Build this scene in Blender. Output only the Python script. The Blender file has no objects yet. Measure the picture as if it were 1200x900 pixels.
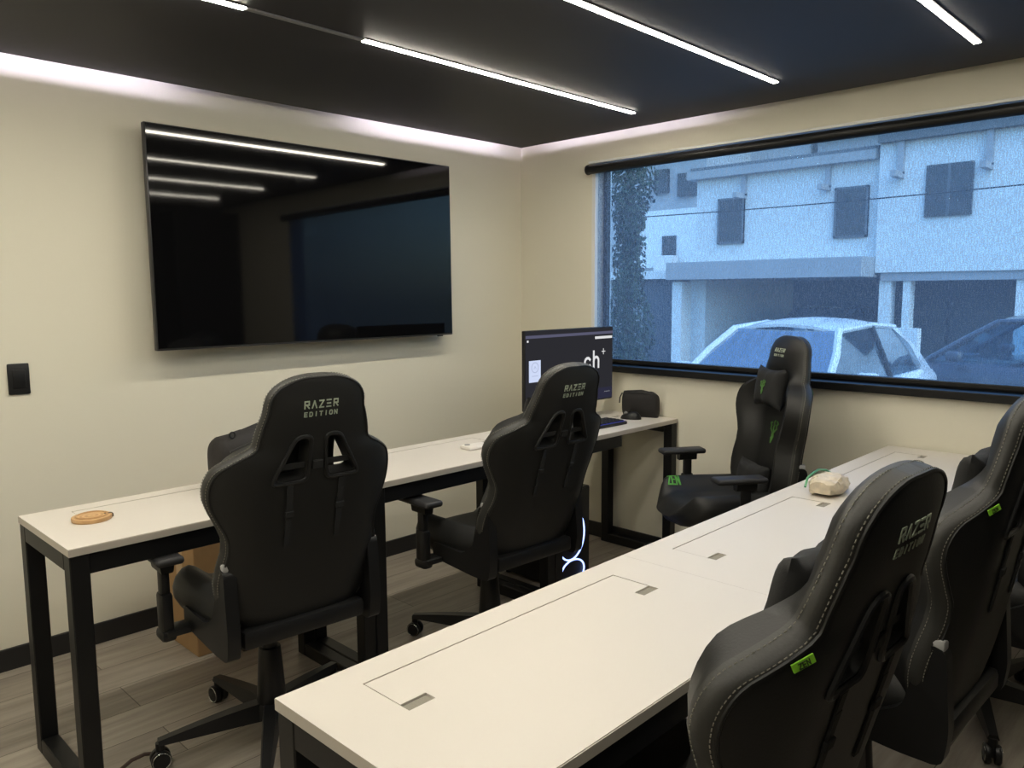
import bpy, bmesh, math, random
from mathutils import Vector, Matrix
random.seed(7)
D = bpy.data
SC = bpy.context.scene
COL = SC.collection
PI = math.pi
R = math.radians

# ---------------------------------------------------------------- materials
def new_mat(name):
    m = D.materials.new(name); m.use_nodes = True
    nt = m.node_tree
    return m, nt, nt.nodes['Principled BSDF']

def pmat(name, col, rough=.5, metal=0, spec=.5, bump=0, bscale=200, var=0, vscale=8, coat=0):
    m, nt, b = new_mat(name)
    b.inputs['Base Color'].default_value = (*col, 1)
    b.inputs['Roughness'].default_value = rough
    b.inputs['Metallic'].default_value = metal
    b.inputs['Specular IOR Level'].default_value = spec
    b.inputs['Coat Weight'].default_value = coat
    tc = nt.nodes.new('ShaderNodeTexCoord')
    if var:
        n = nt.nodes.new('ShaderNodeTexNoise'); n.inputs['Scale'].default_value = vscale
        n.inputs['Detail'].default_value = 4
        nt.links.new(tc.outputs['Object'], n.inputs['Vector'])
        mx = nt.nodes.new('ShaderNodeMixRGB'); mx.blend_type = 'MIX'
        mx.inputs[1].default_value = (*[c*(1-var) for c in col], 1)
        mx.inputs[2].default_value = (*[min(1, c*(1+var)) for c in col], 1)
        nt.links.new(n.outputs['Fac'], mx.inputs[0]); nt.links.new(mx.outputs[0], b.inputs['Base Color'])
    if bump:
        n2 = nt.nodes.new('ShaderNodeTexNoise'); n2.inputs['Scale'].default_value = bscale
        nt.links.new(tc.outputs['Object'], n2.inputs['Vector'])
        bp = nt.nodes.new('ShaderNodeBump'); bp.inputs['Strength'].default_value = bump
        bp.inputs['Distance'].default_value = .002
        nt.links.new(n2.outputs['Fac'], bp.inputs['Height']); nt.links.new(bp.outputs[0], b.inputs['Normal'])
    return m

def emat(name, col, s):
    m = D.materials.new(name); m.use_nodes = True; nt = m.node_tree; nt.nodes.clear()
    e = nt.nodes.new('ShaderNodeEmission'); e.inputs[0].default_value = (*col, 1); e.inputs[1].default_value = s
    o = nt.nodes.new('ShaderNodeOutputMaterial'); nt.links.new(e.outputs[0], o.inputs[0])
    return m

def floor_mat():
    m, nt, b = new_mat('floor_planks')
    L = nt.links.new
    tc = nt.nodes.new('ShaderNodeTexCoord')
    mp = nt.nodes.new('ShaderNodeMapping'); L(tc.outputs['Object'], mp.inputs[0])
    mp.inputs['Location'].default_value = (.2, .07, 0)
    br = nt.nodes.new('ShaderNodeTexBrick'); L(mp.outputs[0], br.inputs['Vector'])
    br.inputs['Scale'].default_value = 1
    br.inputs['Brick Width'].default_value = 1.2; br.inputs['Row Height'].default_value = .19
    br.inputs['Mortar Size'].default_value = .0016; br.offset = .37
    br.inputs['Color1'].default_value = (.38, .345, .295, 1); br.inputs['Color2'].default_value = (.25, .222, .188, 1)
    br.inputs['Mortar'].default_value = (.09, .075, .06, 1); br.inputs['Bias'].default_value = -.2
    mp2 = nt.nodes.new('ShaderNodeMapping'); L(tc.outputs['Object'], mp2.inputs[0])
    mp2.inputs['Scale'].default_value = (1.2, 14, 1)
    n = nt.nodes.new('ShaderNodeTexNoise'); L(mp2.outputs[0], n.inputs['Vector'])
    n.inputs['Scale'].default_value = 1.6; n.inputs['Detail'].default_value = 8; n.inputs['Roughness'].default_value = .65
    cr = nt.nodes.new('ShaderNodeValToRGB'); L(n.outputs['Fac'], cr.inputs[0])
    cr.color_ramp.elements[0].position = .3; cr.color_ramp.elements[0].color = (.62, .60, .58, 1)
    cr.color_ramp.elements[1].position = .7; cr.color_ramp.elements[1].color = (1.15, 1.13, 1.1, 1)
    mx = nt.nodes.new('ShaderNodeMixRGB'); mx.blend_type = 'MULTIPLY'; mx.inputs[0].default_value = 1
    L(br.outputs['Color'], mx.inputs[1]); L(cr.outputs[0], mx.inputs[2]); L(mx.outputs[0], b.inputs['Base Color'])
    b.inputs['Roughness'].default_value = .42
    return m

def wood_mat():
    m, nt, b = new_mat('pale_wood'); L = nt.links.new
    tc = nt.nodes.new('ShaderNodeTexCoord')
    w = nt.nodes.new('ShaderNodeTexWave'); w.wave_type = 'RINGS'; w.rings_direction = 'Z'
    w.inputs['Scale'].default_value = 22; w.inputs['Distortion'].default_value = 2.5
    L(tc.outputs['Object'], w.inputs['Vector'])
    cr = nt.nodes.new('ShaderNodeValToRGB'); L(w.outputs['Fac'], cr.inputs[0])
    cr.color_ramp.elements[0].color = (.42, .24, .10, 1); cr.color_ramp.elements[1].color = (.62, .40, .19, 1)
    L(cr.outputs[0], b.inputs['Base Color']); b.inputs['Roughness'].default_value = .5
    return m

def blind_mat():
    """sunscreen mesh fabric: see-through threads with an uneven weave"""
    m = D.materials.new('screen_fabric'); m.use_nodes = True; nt = m.node_tree; nt.nodes.clear(); L = nt.links.new
    tc = nt.nodes.new('ShaderNodeTexCoord')
    mp = nt.nodes.new('ShaderNodeMapping'); L(tc.outputs['Object'], mp.inputs[0]); mp.inputs['Scale'].default_value = (1, 330, 28)
    n = nt.nodes.new('ShaderNodeTexNoise'); L(mp.outputs[0], n.inputs['Vector']); n.inputs['Scale'].default_value = 1; n.inputs['Detail'].default_value = 2
    mp3 = nt.nodes.new('ShaderNodeMapping'); L(tc.outputs['Object'], mp3.inputs[0]); mp3.inputs['Scale'].default_value = (1, 200, 200)
    n3 = nt.nodes.new('ShaderNodeTexNoise'); L(mp3.outputs[0], n3.inputs['Vector']); n3.inputs['Scale'].default_value = 1; n3.inputs['Detail'].default_value = 1
    ad = nt.nodes.new('ShaderNodeMath'); ad.operation = 'ADD'; L(n.outputs['Fac'], ad.inputs[0]); L(n3.outputs['Fac'], ad.inputs[1])
    mr = nt.nodes.new('ShaderNodeMapRange'); L(ad.outputs[0], mr.inputs[0])
    mr.inputs[1].default_value = .6; mr.inputs[2].default_value = 1.4; mr.inputs[3].default_value = .20; mr.inputs[4].default_value = .72
    # threads have thickness, so the mesh closes up when seen at a slant
    lw = nt.nodes.new('ShaderNodeLayerWeight'); lw.inputs[0].default_value = .5
    sl = nt.nodes.new('ShaderNodeMapRange'); L(lw.outputs['Facing'], sl.inputs[0])
    sl.inputs[1].default_value = .22; sl.inputs[2].default_value = .45; sl.inputs[3].default_value = 0; sl.inputs[4].default_value = .42
    fa = nt.nodes.new('ShaderNodeMath'); fa.operation = 'ADD'; fa.use_clamp = True; L(mr.outputs[0], fa.inputs[0]); L(sl.outputs[0], fa.inputs[1])
    tr = nt.nodes.new('ShaderNodeBsdfTransparent'); tr.inputs[0].default_value = (.95, .98, 1, 1)
    df = nt.nodes.new('ShaderNodeBsdfDiffuse'); df.inputs[0].default_value = (.15, .18, .25, 1)
    tl = nt.nodes.new('ShaderNodeBsdfTranslucent'); tl.inputs[0].default_value = (.34, .40, .50, 1)
    m1 = nt.nodes.new('ShaderNodeMixShader'); m1.inputs[0].default_value = .55; L(df.outputs[0], m1.inputs[1]); L(tl.outputs[0], m1.inputs[2])
    m2 = nt.nodes.new('ShaderNodeMixShader'); L(fa.outputs[0], m2.inputs[0]); L(tr.outputs[0], m2.inputs[1]); L(m1.outputs[0], m2.inputs[2])
    o = nt.nodes.new('ShaderNodeOutputMaterial'); L(m2.outputs[0], o.inputs[0])
    return m

def glass_mat(name, tint, ior=1.45):
    m = D.materials.new(name); m.use_nodes = True; nt = m.node_tree; nt.nodes.clear(); L = nt.links.new
    tr = nt.nodes.new('ShaderNodeBsdfTransparent'); tr.inputs[0].default_value = (*tint, 1)
    gl = nt.nodes.new('ShaderNodeBsdfGlossy'); gl.inputs['Roughness'].default_value = .02
    fr = nt.nodes.new('ShaderNodeFresnel'); fr.inputs[0].default_value = ior
    mx = nt.nodes.new('ShaderNodeMixShader'); L(fr.outputs[0], mx.inputs[0]); L(tr.outputs[0], mx.inputs[1]); L(gl.outputs[0], mx.inputs[2])
    o = nt.nodes.new('ShaderNodeOutputMaterial'); L(mx.outputs[0], o.inputs[0])
    return m

M = dict(
    wall=pmat('wall_paint', (.72, .69, .575), .75, spec=.2, bump=.05, bscale=120),
    ceil=pmat('ceiling_navy_black', (.034, .033, .038), .6, spec=.35, bump=.03, bscale=60),
    slab=pmat('slab_paint', (.55, .5, .44), .9),
    dark=pmat('dark_wall', (.012, .012, .013), .6),
    base=pmat('baseboard_black', (.012, .012, .013), .45),
    floor=floor_mat(),
    top=pmat('desk_laminate', (.66, .62, .565), .42, spec=.4, var=.015, vscale=3),
    edge=pmat('desk_edge', (.50, .46, .40), .5),
    steel=pmat('black_steel', (.006, .0063, .0068), .45, spec=.32, bump=.04, bscale=400),
    brush=pmat('brush_strip', (.27, .25, .205), .9, bump=.4, bscale=300),
    leather=pmat('black_leather', (.0095, .0098, .0096), .5, spec=.42, bump=.12, bscale=260),
    band=pmat('dark_grey_leather', (.028, .028, .0255), .5, spec=.5, bump=.12, bscale=260),
    fabric=pmat('black_fabric', (.012, .0125, .013), .85, bump=.3, bscale=500),
    plastic=pmat('black_plastic', (.009, .0092, .0098), .42, spec=.4, bump=.03, bscale=500),
    padm=pmat('arm_pad_foam', (.022, .022, .024), .5),
    greycap=pmat('grey_cap', (.38, .38, .38), .35),
    thread=pmat('thread', (.23, .22, .18), .7),
    silver=pmat('silver_green_print', (.40, .46, .36), .4),
    green=pmat('green_print', (.075, .19, .04), .55),
    zen=pmat('bright_green_print', (.085, .33, .05), .5),
    tag=pmat('green_tag', (.30, .72, .04), .6),
    inkdark=pmat('dark_ink', (.03, .06, .01), .6),
    chrome=pmat('chrome', (.55, .55, .53), .25, metal=1),
    tvglass=pmat('tv_glass', (.003, .003, .0035), .045, spec=.34),
    bezel=pmat('bezel_metal', (.05, .05, .052), .35, metal=.6),
    screen=pmat('monitor_dark', (.01, .01, .012), .25),
    wood=wood_mat(),
    card=pmat('cardboard', (.33, .20, .09), .85, var=.12, vscale=20),
    bag=pmat('black_nylon', (.0125, .011, .011), .75, bump=.5, bscale=90),
    white=pmat('white_plastic', (.78, .75, .70), .35),
    greyp=pmat('grey_plastic', (.25, .25, .25), .5),
    cable=pmat('brown_cable', (.045, .024, .016), .5),
    daylit_trim=pmat('white_as_daylit', (.75, .75, .74), .5),  # white stands in for daylight on the window reveal edges
    alu=pmat('aluminium', (.38, .38, .39), .45, metal=.7),
    led=emat('led_warm', (1, .93, .78), 56),
    led1=emat('led_warm_bright', (1, .93, .78), 136),
    cove=emat('led_cool', (.80, .74, 1.0), 42),
    cove2=emat('led_cool_dim', (.80, .74, 1.0), 24),
    scr_bg=emat('screen_bg', (.025, .025, .03), 1.0),
    scr_bar=emat('screen_bar', (.10, .10, .16), 1.0),
    scr_card=emat('screen_card', (.62, .70, .92), 1.0),
    scr_ink=emat('screen_ink', (.42, .48, .68), 1.0),
    scr_txt=emat('screen_text', (.75, .75, .76), 1.0),
    scr_blue=emat('screen_glow', (.026, .026, .05), 1.0),
    ring=emat('led_ring', (.32, .45, 1.0), 3.2),
    kbglow=emat('key_glow', (.10, .12, .75), .55),
    blind=blind_mat(),
    pane=glass_mat('window_glass', (.64, .82, .98), ior=1.06),
    carglass=glass_mat('car_glass', (.52, .68, .78)),
    facade=pmat('white_render', (.80, .80, .78), .9, var=.04, vscale=1.5),
    facade2=pmat('grey_render', (.42, .42, .42), .9, var=.08, vscale=1.2),
    conc=pmat('concrete', (.40, .40, .41), .9, var=.1, vscale=2),
    roofd=pmat('dark_roof', (.16, .17, .18), .8),
    windark=pmat('dark_window', (.045, .05, .058), .25),
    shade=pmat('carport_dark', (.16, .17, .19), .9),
    asphalt=pmat('asphalt', (.19, .19, .19), .95, var=.15, vscale=4),
    carw=pmat('car_white', (.82, .82, .82), .25, coat=.6),
    card_=pmat('car_dark', (.05, .058, .075), .25, coat=.6),
    rubber=pmat('rubber', (.015, .015, .015), .8),
    leaf=pmat('leaf', (.03, .055, .028), .7, var=.5, vscale=6),
    bark=pmat('bark', (.08, .06, .045), .9),
    packet=pmat('bread_bag', (.64, .56, .43), .35, var=.35, vscale=45, bump=.8, bscale=40),
    packgreen=pmat('packet_green', (.10, .33, .17), .5),
)

# ---------------------------------------------------------------- helpers
def link(o, parent=None):
    COL.objects.link(o)
    if parent: o.parent = parent
    return o

def tag(o, label, cat, group=None, kind=None):
    if label: o['label'] = label
    if cat: o['category'] = cat
    if group: o['group'] = group
    if kind: o['kind'] = kind
    return o

def empty(name, label, cat, loc=(0, 0, 0), rz=0, group=None):
    o = D.objects.new(name, None); o.empty_display_size = .1
    o.location = loc; o.rotation_euler = (0, 0, rz)
    link(o); return tag(o, label, cat, group)

class MB:
    def __init__(s): s.bm = bmesh.new()
    def _xf(s, vs, loc=(0, 0, 0), rot=None):
        if rot is not None: bmesh.ops.transform(s.bm, matrix=rot.to_4x4(), verts=vs)
        bmesh.ops.translate(s.bm, vec=Vector(loc), verts=vs)
    def box(s, a, b, bev=0, seg=2, rot=None, loc=None):
        """box from corner a to b (optionally centred rotation `rot` about own centre)"""
        c = [(a[i]+b[i])/2 for i in range(3)]; d = [abs(b[i]-a[i]) for i in range(3)]
        g = bmesh.ops.create_cube(s.bm, size=1); vs = g['verts']
        bmesh.ops.scale(s.bm, vec=d, verts=vs)
        if bev:
            es = list({e for v in vs for e in v.link_edges})
            r = bmesh.ops.bevel(s.bm, geom=es, offset=min(bev, min(d)*.49), segments=seg, affect='EDGES', profile=.5)
            vs = list({v for v in r['verts']} | {v for v in vs if v.is_valid})
        s._xf(vs, c, rot); return s
    def cyl(s, r1, r2, h, loc=(0, 0, 0), rot=None, seg=24, bev=0):
        g = bmesh.ops.create_cone(s.bm, cap_ends=True, segments=seg, radius1=r1, radius2=r2, depth=h); vs = g['verts']
        if bev:
            es = [e for e in {e for v in vs for e in v.link_edges} if len(e.link_faces) == 2 and any(len(f.verts) > 4 for f in e.link_faces)]
            r = bmesh.ops.bevel(s.bm, geom=es, offset=bev, segments=2, affect='EDGES', profile=.5)
            vs = list({v for v in r['verts']} | {v for v in vs if v.is_valid})
        s._xf(vs, loc, rot); return s
    def tube(s, pts, r, seg=8, closed=False, cap=True):
        pts = [Vector(p) for p in pts]; n = len(pts); rings = []
        up = Vector((0, 0, 1)); prev = None
        for i, p in enumerate(pts):
            if closed: t = pts[(i+1) % n]-pts[i-1]
            else: t = pts[min(i+1, n-1)]-pts[max(i-1, 0)]
            t = t.normalized() if t.length > 1e-9 else Vector((0, 0, 1))
            if prev is None:
                a = t.cross(up)
                if a.length < .1: a = t.cross(Vector((1, 0, 0)))
            else:
                a = prev-t*prev.dot(t)
                if a.length < 1e-6: a = t.cross(up)
            a.normalize(); prev = a; b = t.cross(a)
            rr = r[i] if isinstance(r, (list, tuple)) else r
            rings.append([s.bm.verts.new(p+a*rr*math.cos(2*PI*k/seg)+b*rr*math.sin(2*PI*k/seg)) for k in range(seg)])
        m = n if closed else n-1
        for i in range(m):
            A, B = rings[i], rings[(i+1) % n]
            for k in range(seg): s.bm.faces.new((A[k], A[(k+1) % seg], B[(k+1) % seg], B[k]))
        if cap and not closed:
            s.bm.faces.new(rings[0][::-1]); s.bm.faces.new(rings[-1])
        return s
    def loft(s, loops, cap=True, gridcap=False):
        """closed loops of equal length joined in order"""
        R_ = [[s.bm.verts.new(p) for p in L] for L in loops]; n = len(R_[0])
        for A, B in zip(R_, R_[1:]):
            for k in range(n): s.bm.faces.new((A[k], A[(k+1) % n], B[(k+1) % n], B[k]))
        if cap:
            for L, fl in ((R_[0], True), (R_[-1], False)):
                try: s.bm.faces.new(L[::-1] if fl else L)
                except ValueError: pass
        return s
    def grid(s, fn, nu, nv):
        V = [[s.bm.verts.new(fn(i/nu, j/nv)) for i in range(nu+1)] for j in range(nv+1)]
        for j in range(nv):
            for i in range(nu): s.bm.faces.new((V[j][i], V[j][i+1], V[j+1][i+1], V[j+1][i]))
        return s
    def prism(s, poly, lo, hi, axis=0):
        """polygon (2-D, in the two other axes) pushed along axis from lo to hi"""
        def P(q, h):
            v = list(q); v.insert(axis, h); return v
        A = [s.bm.verts.new(P(q, lo)) for q in poly]; B = [s.bm.verts.new(P(q, hi)) for q in poly]
        n = len(poly)
        for k in range(n): s.bm.faces.new((A[k], A[(k+1) % n], B[(k+1) % n], B[k]))
        s.bm.faces.new(A[::-1]); s.bm.faces.new(B); return s
    def ribbon(s, segs, fn, w, h):
        """2-D strokes mapped onto a surface: fn(a, b, height) -> 3-D point"""
        for (x0, y0), (x1, y1) in segs:
            d = Vector((x1-x0, y1-y0)); ln = d.length or 1e-6; d /= ln; nx = Vector((-d.y, d.x))*w/2
            k = max(1, int(ln/.012)); e = d*w*.45
            rows = []
            for i in range(k+1):
                p = Vector((x0, y0))-e+(Vector((x1-x0, y1-y0))+2*e)*(i/k)
                rows.append([s.bm.verts.new(fn(*(p+nx), 0)), s.bm.verts.new(fn(*(p-nx), 0)), s.bm.verts.new(fn(*(p-nx), h)), s.bm.verts.new(fn(*(p+nx), h))])
            for A, B in zip(rows, rows[1:]):
                for q in range(4): s.bm.faces.new((A[q], A[(q+1) % 4], B[(q+1) % 4], B[q]))
            s.bm.faces.new(rows[0]); s.bm.faces.new(rows[-1][::-1])
        return s
    def build(s, name, mat, parent=None, smooth=40, xf=None, loc=None, rot=None, weld=0):
        if weld: bmesh.ops.remove_doubles(s.bm, verts=s.bm.verts, dist=weld)
        if xf is not None: bmesh.ops.transform(s.bm, matrix=xf, verts=s.bm.verts)
        bmesh.ops.recalc_face_normals(s.bm, faces=s.bm.faces)
        me = D.meshes.new(name); s.bm.to_mesh(me); s.bm.free()
        for m in (mat if isinstance(mat, (list, tuple)) else [mat]): me.materials.append(m)
        if smooth:
            me.polygons.foreach_set('use_smooth', [True]*len(me.polygons)); me.set_sharp_from_angle(angle=R(smooth))
        o = D.objects.new(name, me)
        if loc is not None: o.location = loc
        if rot is not None: o.rotation_euler = rot
        return link(o, parent)

def struct(o, label=None):
    o['kind'] = 'structure'
    if label: o['label'] = label
    return o

def copy_tree(o, parent=None):
    c = o.copy(); COL.objects.link(c)
    if parent: c.parent = parent
    for ch in list(o.children): copy_tree(ch, c)
    return c

def arc(cx, cy, r, a0, a1, n=10, ry=None):
    ry = ry or r
    return [(cx+r*math.cos(R(a0+(a1-a0)*i/n)), cy+ry*math.sin(R(a0+(a1-a0)*i/n))) for i in range(n+1)]

def polyline(pts): return list(zip(pts, pts[1:]))

def interp(tab, x):
    if x <= tab[0][0]: return tab[0][1]
    for i, ((a, va), (b, vb)) in enumerate(zip(tab, tab[1:])):
        if x <= b:
            p0 = tab[max(i-1, 0)]; p3 = tab[min(i+2, len(tab)-1)]
            t = (x-a)/(b-a); h = b-a
            m1 = (vb-p0[1])/max(b-p0[0], 1e-6)*h; m2 = (p3[1]-va)/max(p3[0]-a, 1e-6)*h
            t2, t3 = t*t, t*t*t
            return (2*t3-3*t2+1)*va+(t3-2*t2+t)*m1+(-2*t3+3*t2)*vb+(t3-t2)*m2
    return tab[-1][1]

def sst(a, b, x):
    t = max(0, min(1, (x-a)/(b-a))); return t*t*(3-2*t)

# stroke lettering, each letter in a 0.7 x 1 cell
GL = {
    'R': [((0, 0), (0, 1)), ((0, 1), (.6, 1)), ((.6, 1), (.6, .5)), ((.6, .5), (0, .5)), ((.25, .5), (.62, 0))],
    'A': [((0, 0), (.32, 1)), ((.32, 1), (.64, 0))],
    'Z': [((0, 1), (.6, 1)), ((.6, 1), (0, 0)), ((0, 0), (.6, 0))],
    'e': [((0, 1), (.6, 1)), ((.06, .5), (.54, .5)), ((0, 0), (.6, 0))],
    'E': [((0, 0), (0, 1)), ((0, 1), (.55, 1)), ((0, .5), (.48, .5)), ((0, 0), (.55, 0))],
    'D': [((0, 0), (0, 1)), ((0, 1), (.4, 1)), ((.4, 1), (.6, .75)), ((.6, .75), (.6, .25)), ((.6, .25), (.4, 0)), ((.4, 0), (0, 0))],
    'I': [((.3, 0), (.3, 1))],
    'T': [((0, 1), (.6, 1)), ((.3, 1), (.3, 0))],
    'O': [((.15, 0), (0, .2)), ((0, .2), (0, .8)), ((0, .8), (.15, 1)), ((.15, 1), (.45, 1)), ((.45, 1), (.6, .8)), ((.6, .8), (.6, .2)), ((.6, .2), (.45, 0)), ((.45, 0), (.15, 0))],
    'N': [((0, 0), (0, 1)), ((0, 1), (.6, 0)), ((.6, 0), (.6, 1))],
}
def text_segs(txt, cx, cy, w, h, sp=.95):
    """strokes of txt centred on cx, cy filling w x h"""
    n = len(txt); tot = (n-1)*sp+.6; k = w/tot; out = []
    for i, ch in enumerate(txt):
        for (a, b), (c, d) in GL[ch]:
            out.append(((cx-w/2+(i*sp+a)*k, cy-h/2+b*h), (cx-w/2+(i*sp+c)*k, cy-h/2+d*h)))
    return out

def emblem_segs(cx, cy, s):
    """three snakes twined about one another"""
    out = []
    for pts in (
        [(-.05, -1), (.05, -.6), (-.12, -.3), (.06, -.05), (-.05, .3), (.08, .62), (-.02, .85), (.12, 1)],
        [(-.05, -1), (-.16, -.62), (.06, -.35), (-.22, .0), (-.5, .2), (-.45, .5), (-.62, .72), (-.42, .8)],
        [(0, -.9), (.16, -.5), (.02, -.15), (.26, .08), (.5, .3), (.42, .6), (.66, .8), (.48, .95)],
    ):
        out += polyline([(cx+x*s*.5, cy+y*s*.5) for x, y in pts])
    return out

# ---------------------------------------------------------------- room shell
H = 2.265
XL, YB = -5.4, -3.98          # far-left and back walls, behind the camera's view
WY0, WY1, WZ0, WZ1 = -2.86, -.57, 1.0, 2.125   # window opening in the right wall (x = 0)

struct(MB().box((XL-.1, YB-.1, -.1), (.16, .1, 0)).build('floor', M['floor'], smooth=0), 'grey brown wood plank floor')
struct(MB().box((XL-.1, 0, 0), (.16, .12, 2.46)).build('wall_front', M['wall'], smooth=0), 'beige wall behind the television')
struct(MB().box((XL-.12, YB, 0), (XL, 0, 2.46)).build('wall_left', M['wall'], smooth=0))
struct(MB().box((XL-.12, YB-.12, 0), (.16, YB, 2.46)).build('wall_back', M['dark'], smooth=0))
w = MB()
w.box((0, YB, 0), (.14, 0, WZ0)).box((0, YB, WZ1), (.14, 0, 2.46))
w.box((0, WY1, WZ0), (.14, 0, WZ1)).box((0, YB, WZ0), (.14, WY0, WZ1))
struct(w.build('wall_right', M['wall'], smooth=0), 'beige wall holding the wide window')
struct(MB().box((XL-.12, YB-.12, 2.44), (.16, .12, 2.54)).build('ceiling_slab', M['slab'], smooth=0))
GAP = .062
struct(MB().box((XL+GAP, YB+GAP, H), (-GAP, -GAP, H+.022)).build('ceiling', M['ceil'], smooth=0), 'dropped black ceiling panel')
struct(MB().box((XL, -.014, 0), (0, 0, .085), .003).build('baseboard_front', M['base'], smooth=0))
struct(MB().box((-.014, YB, 0), (0, -.014, .085), .003).build('baseboard_right', M['base'], smooth=0))
struct(MB().box((-.6, YB, 0), (-.02, YB+.3, 2.2), .004).build('wall_back_niche', M['dark'], smooth=0))

# window_1: frame, pane and a jamb whitened as if daylit
win = D.objects.new('window_1', None); win.location = (.085, (WY0+WY1)/2, WZ0); link(win); win['kind'] = 'structure'; win['label'] = 'wide window with thin black frame'
f = MB(); x0, x1 = -.012, .022; yA, yB = WY0-win.location.y, WY1-win.location.y; hz = WZ1-WZ0
f.box((x0, yA, 0), (x1, yB, .035)).box((x0, yA, hz-.035), (x1, yB, hz)).box((x0, yA, .035), (x1, yA+.026, hz-.035)).box((x0, yB-.026, .035), (x1, yB, hz-.035))
f.build('frame', M['steel'], win, smooth=0)
MB().box((-.004, yA+.03, .03), (.004, yB-.03, hz-.03)).build('pane', M['pane'], win, smooth=0)
MB().box((-.115, yA-.0, -.028), (x0-.0, yB, .006), .003).build('sill', M['steel'], win, smooth=0)
MB().box((-.090, yB-.004, 0), (x0, yB+.020, hz)).build('jamb', M['daylit_trim'], win, smooth=0)  # daylight falling on the left reveal is put into this white colour

# roller blind
rb = empty('roller_blind', 'see-through grey mesh roller blind on a black tube, pulled down over the window', 'blind', (-.030, (WY0+WY1)/2, 2.088))
hw = (WY1-WY0)/2+.022
rotx = Matrix.Rotation(PI/2, 3, 'X')
MB().cyl(.024, .024, 2*hw, rot=rotx, seg=28).build('roller_tube', M['steel'], rb)
for s in (-1, 1): MB().cyl(.027, .027, .014, (0, s*(hw+.005), 0), rotx, bev=.003).build('end_cap', M['plastic'], rb)
MB().box((-.006, -hw+.0, .030), (.030, hw, .044), .003).build('daylit_edge_rail', M['daylit_trim'], rb, smooth=0)  # rail coloured white to imitate the sunlit top reveal above the tube
MB().grid(lambda u, v: (.026, -hw+.045+(2*hw-.09)*u, -.01-1.042*v), 1, 1).build('mesh_fabric', M['blind'], rb, smooth=0)
MB().box((.016, -hw+.04, -1.066), (.034, hw-.04, -1.045), .004).build('bottom_bar', M['steel'], rb, smooth=0)

# ---------------------------------------------------------------- lights
def strip(y, xa, xb, label, mat='led'):
    t = empty('ceiling_light', label, 'light', ((xa+xb)/2, y, H), 0, 'linear ceiling lights')
    L = (xb-xa)/2
    MB().box((-L, -.017, -.0035), (L, .017, .0)).build('channel', M['base'], t, smooth=0)
    MB().box((-L+.004, -.0105, -.0065), (L-.004, .0105, -.003)).build('diffuser', M[mat], t, smooth=0)
    return t
t = strip(-1.08, -1.91, -.355, 'glowing linear ceiling light closest to the television wall, right of the unlit joint', 'led1')
j = strip(-1.08, -4.9, -2.33, 'glowing linear ceiling light closest to the television wall, left of the unlit joint', 'led1')
tag(MB().box((-2.33, -1.09, H-.006), (-1.91, -1.07, H), .001).build('light_joint', M['alu'], smooth=0),
    'unlit grey metal joint between two glowing lengths of the ceiling light by the television wall', 'light joint')
strip(-1.815, -4.9, -.395, 'glowing linear ceiling light second from the television wall')
strip(-2.545, -4.9, -.39, 'glowing linear ceiling light third from the television wall, cut off by the top right edge')
strip(-3.28, -4.9, -.39, 'glowing linear ceiling light fourth from the television wall, seen only reflected in the television')
# cove strips on top of the dropped panel, shining onto the wall heads
def cove(a, b, label, mat='cove'):
    m = MB().box(a, b); o = m.build('cove_light', M[mat], smooth=0); tag(o, label, 'light', 'cove strips above the dropped ceiling'); return o
zc = H+.022
cove((-5.2, -.150, zc+.095), (-2.12, -.135, zc+.110), 'cool white cove light washing the television wall above the left half of the television')
cove((-1.20, -.150, zc+.095), (-.16, -.135, zc+.110), 'cool white cove light washing the television wall near the corner')
cove((-.150, -1.30, zc+.062), (-.135, -.24, zc+.074), 'cool white cove light washing the window wall near the corner', 'cove2')

# ---------------------------------------------------------------- television and sockets
TVX, TVZ, TVW, TVH = -1.4685, 1.6385, .801, .452
tv = empty('television', 'big black wall-mounted television reflecting the ceiling lights', 'television', (TVX, -.112, TVZ))
tv.rotation_euler = (R(-.5), 0, R(.4))
W2, H2 = TVW, TVH
MB().box((-W2, 0, -H2), (W2, .028, H2), .004).box((-.5, .028, -.3), (.5, .07, .28), .008).build('housing', M['bezel'], tv)
MB().box((-W2+.006, -.0022, -H2+.009), (W2-.006, .001, H2-.006)).build('screen', M['tvglass'], tv, smooth=0)
MB().box((-.3, .068, -.2), (.3, .103, .2), .002).build('wall_bracket', M['steel'], tv, smooth=0)
MB().box((.70, .004, -H2-.006), (.735, .016, -H2+.001), .002).build('sensor', M['plastic'], tv, smooth=0)

so = empty('wall_socket', 'black square wall socket plate left of the television', 'socket', (-2.736, 0, 1.104))
MB().box((-.036, -.009, -.058), (.036, 0, .058), .004).build('plate', M['plastic'], so)
MB().box((-.021, -.0125, -.036), (.021, -.008, .036), .003).build('insert', M['steel'], so)

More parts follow.
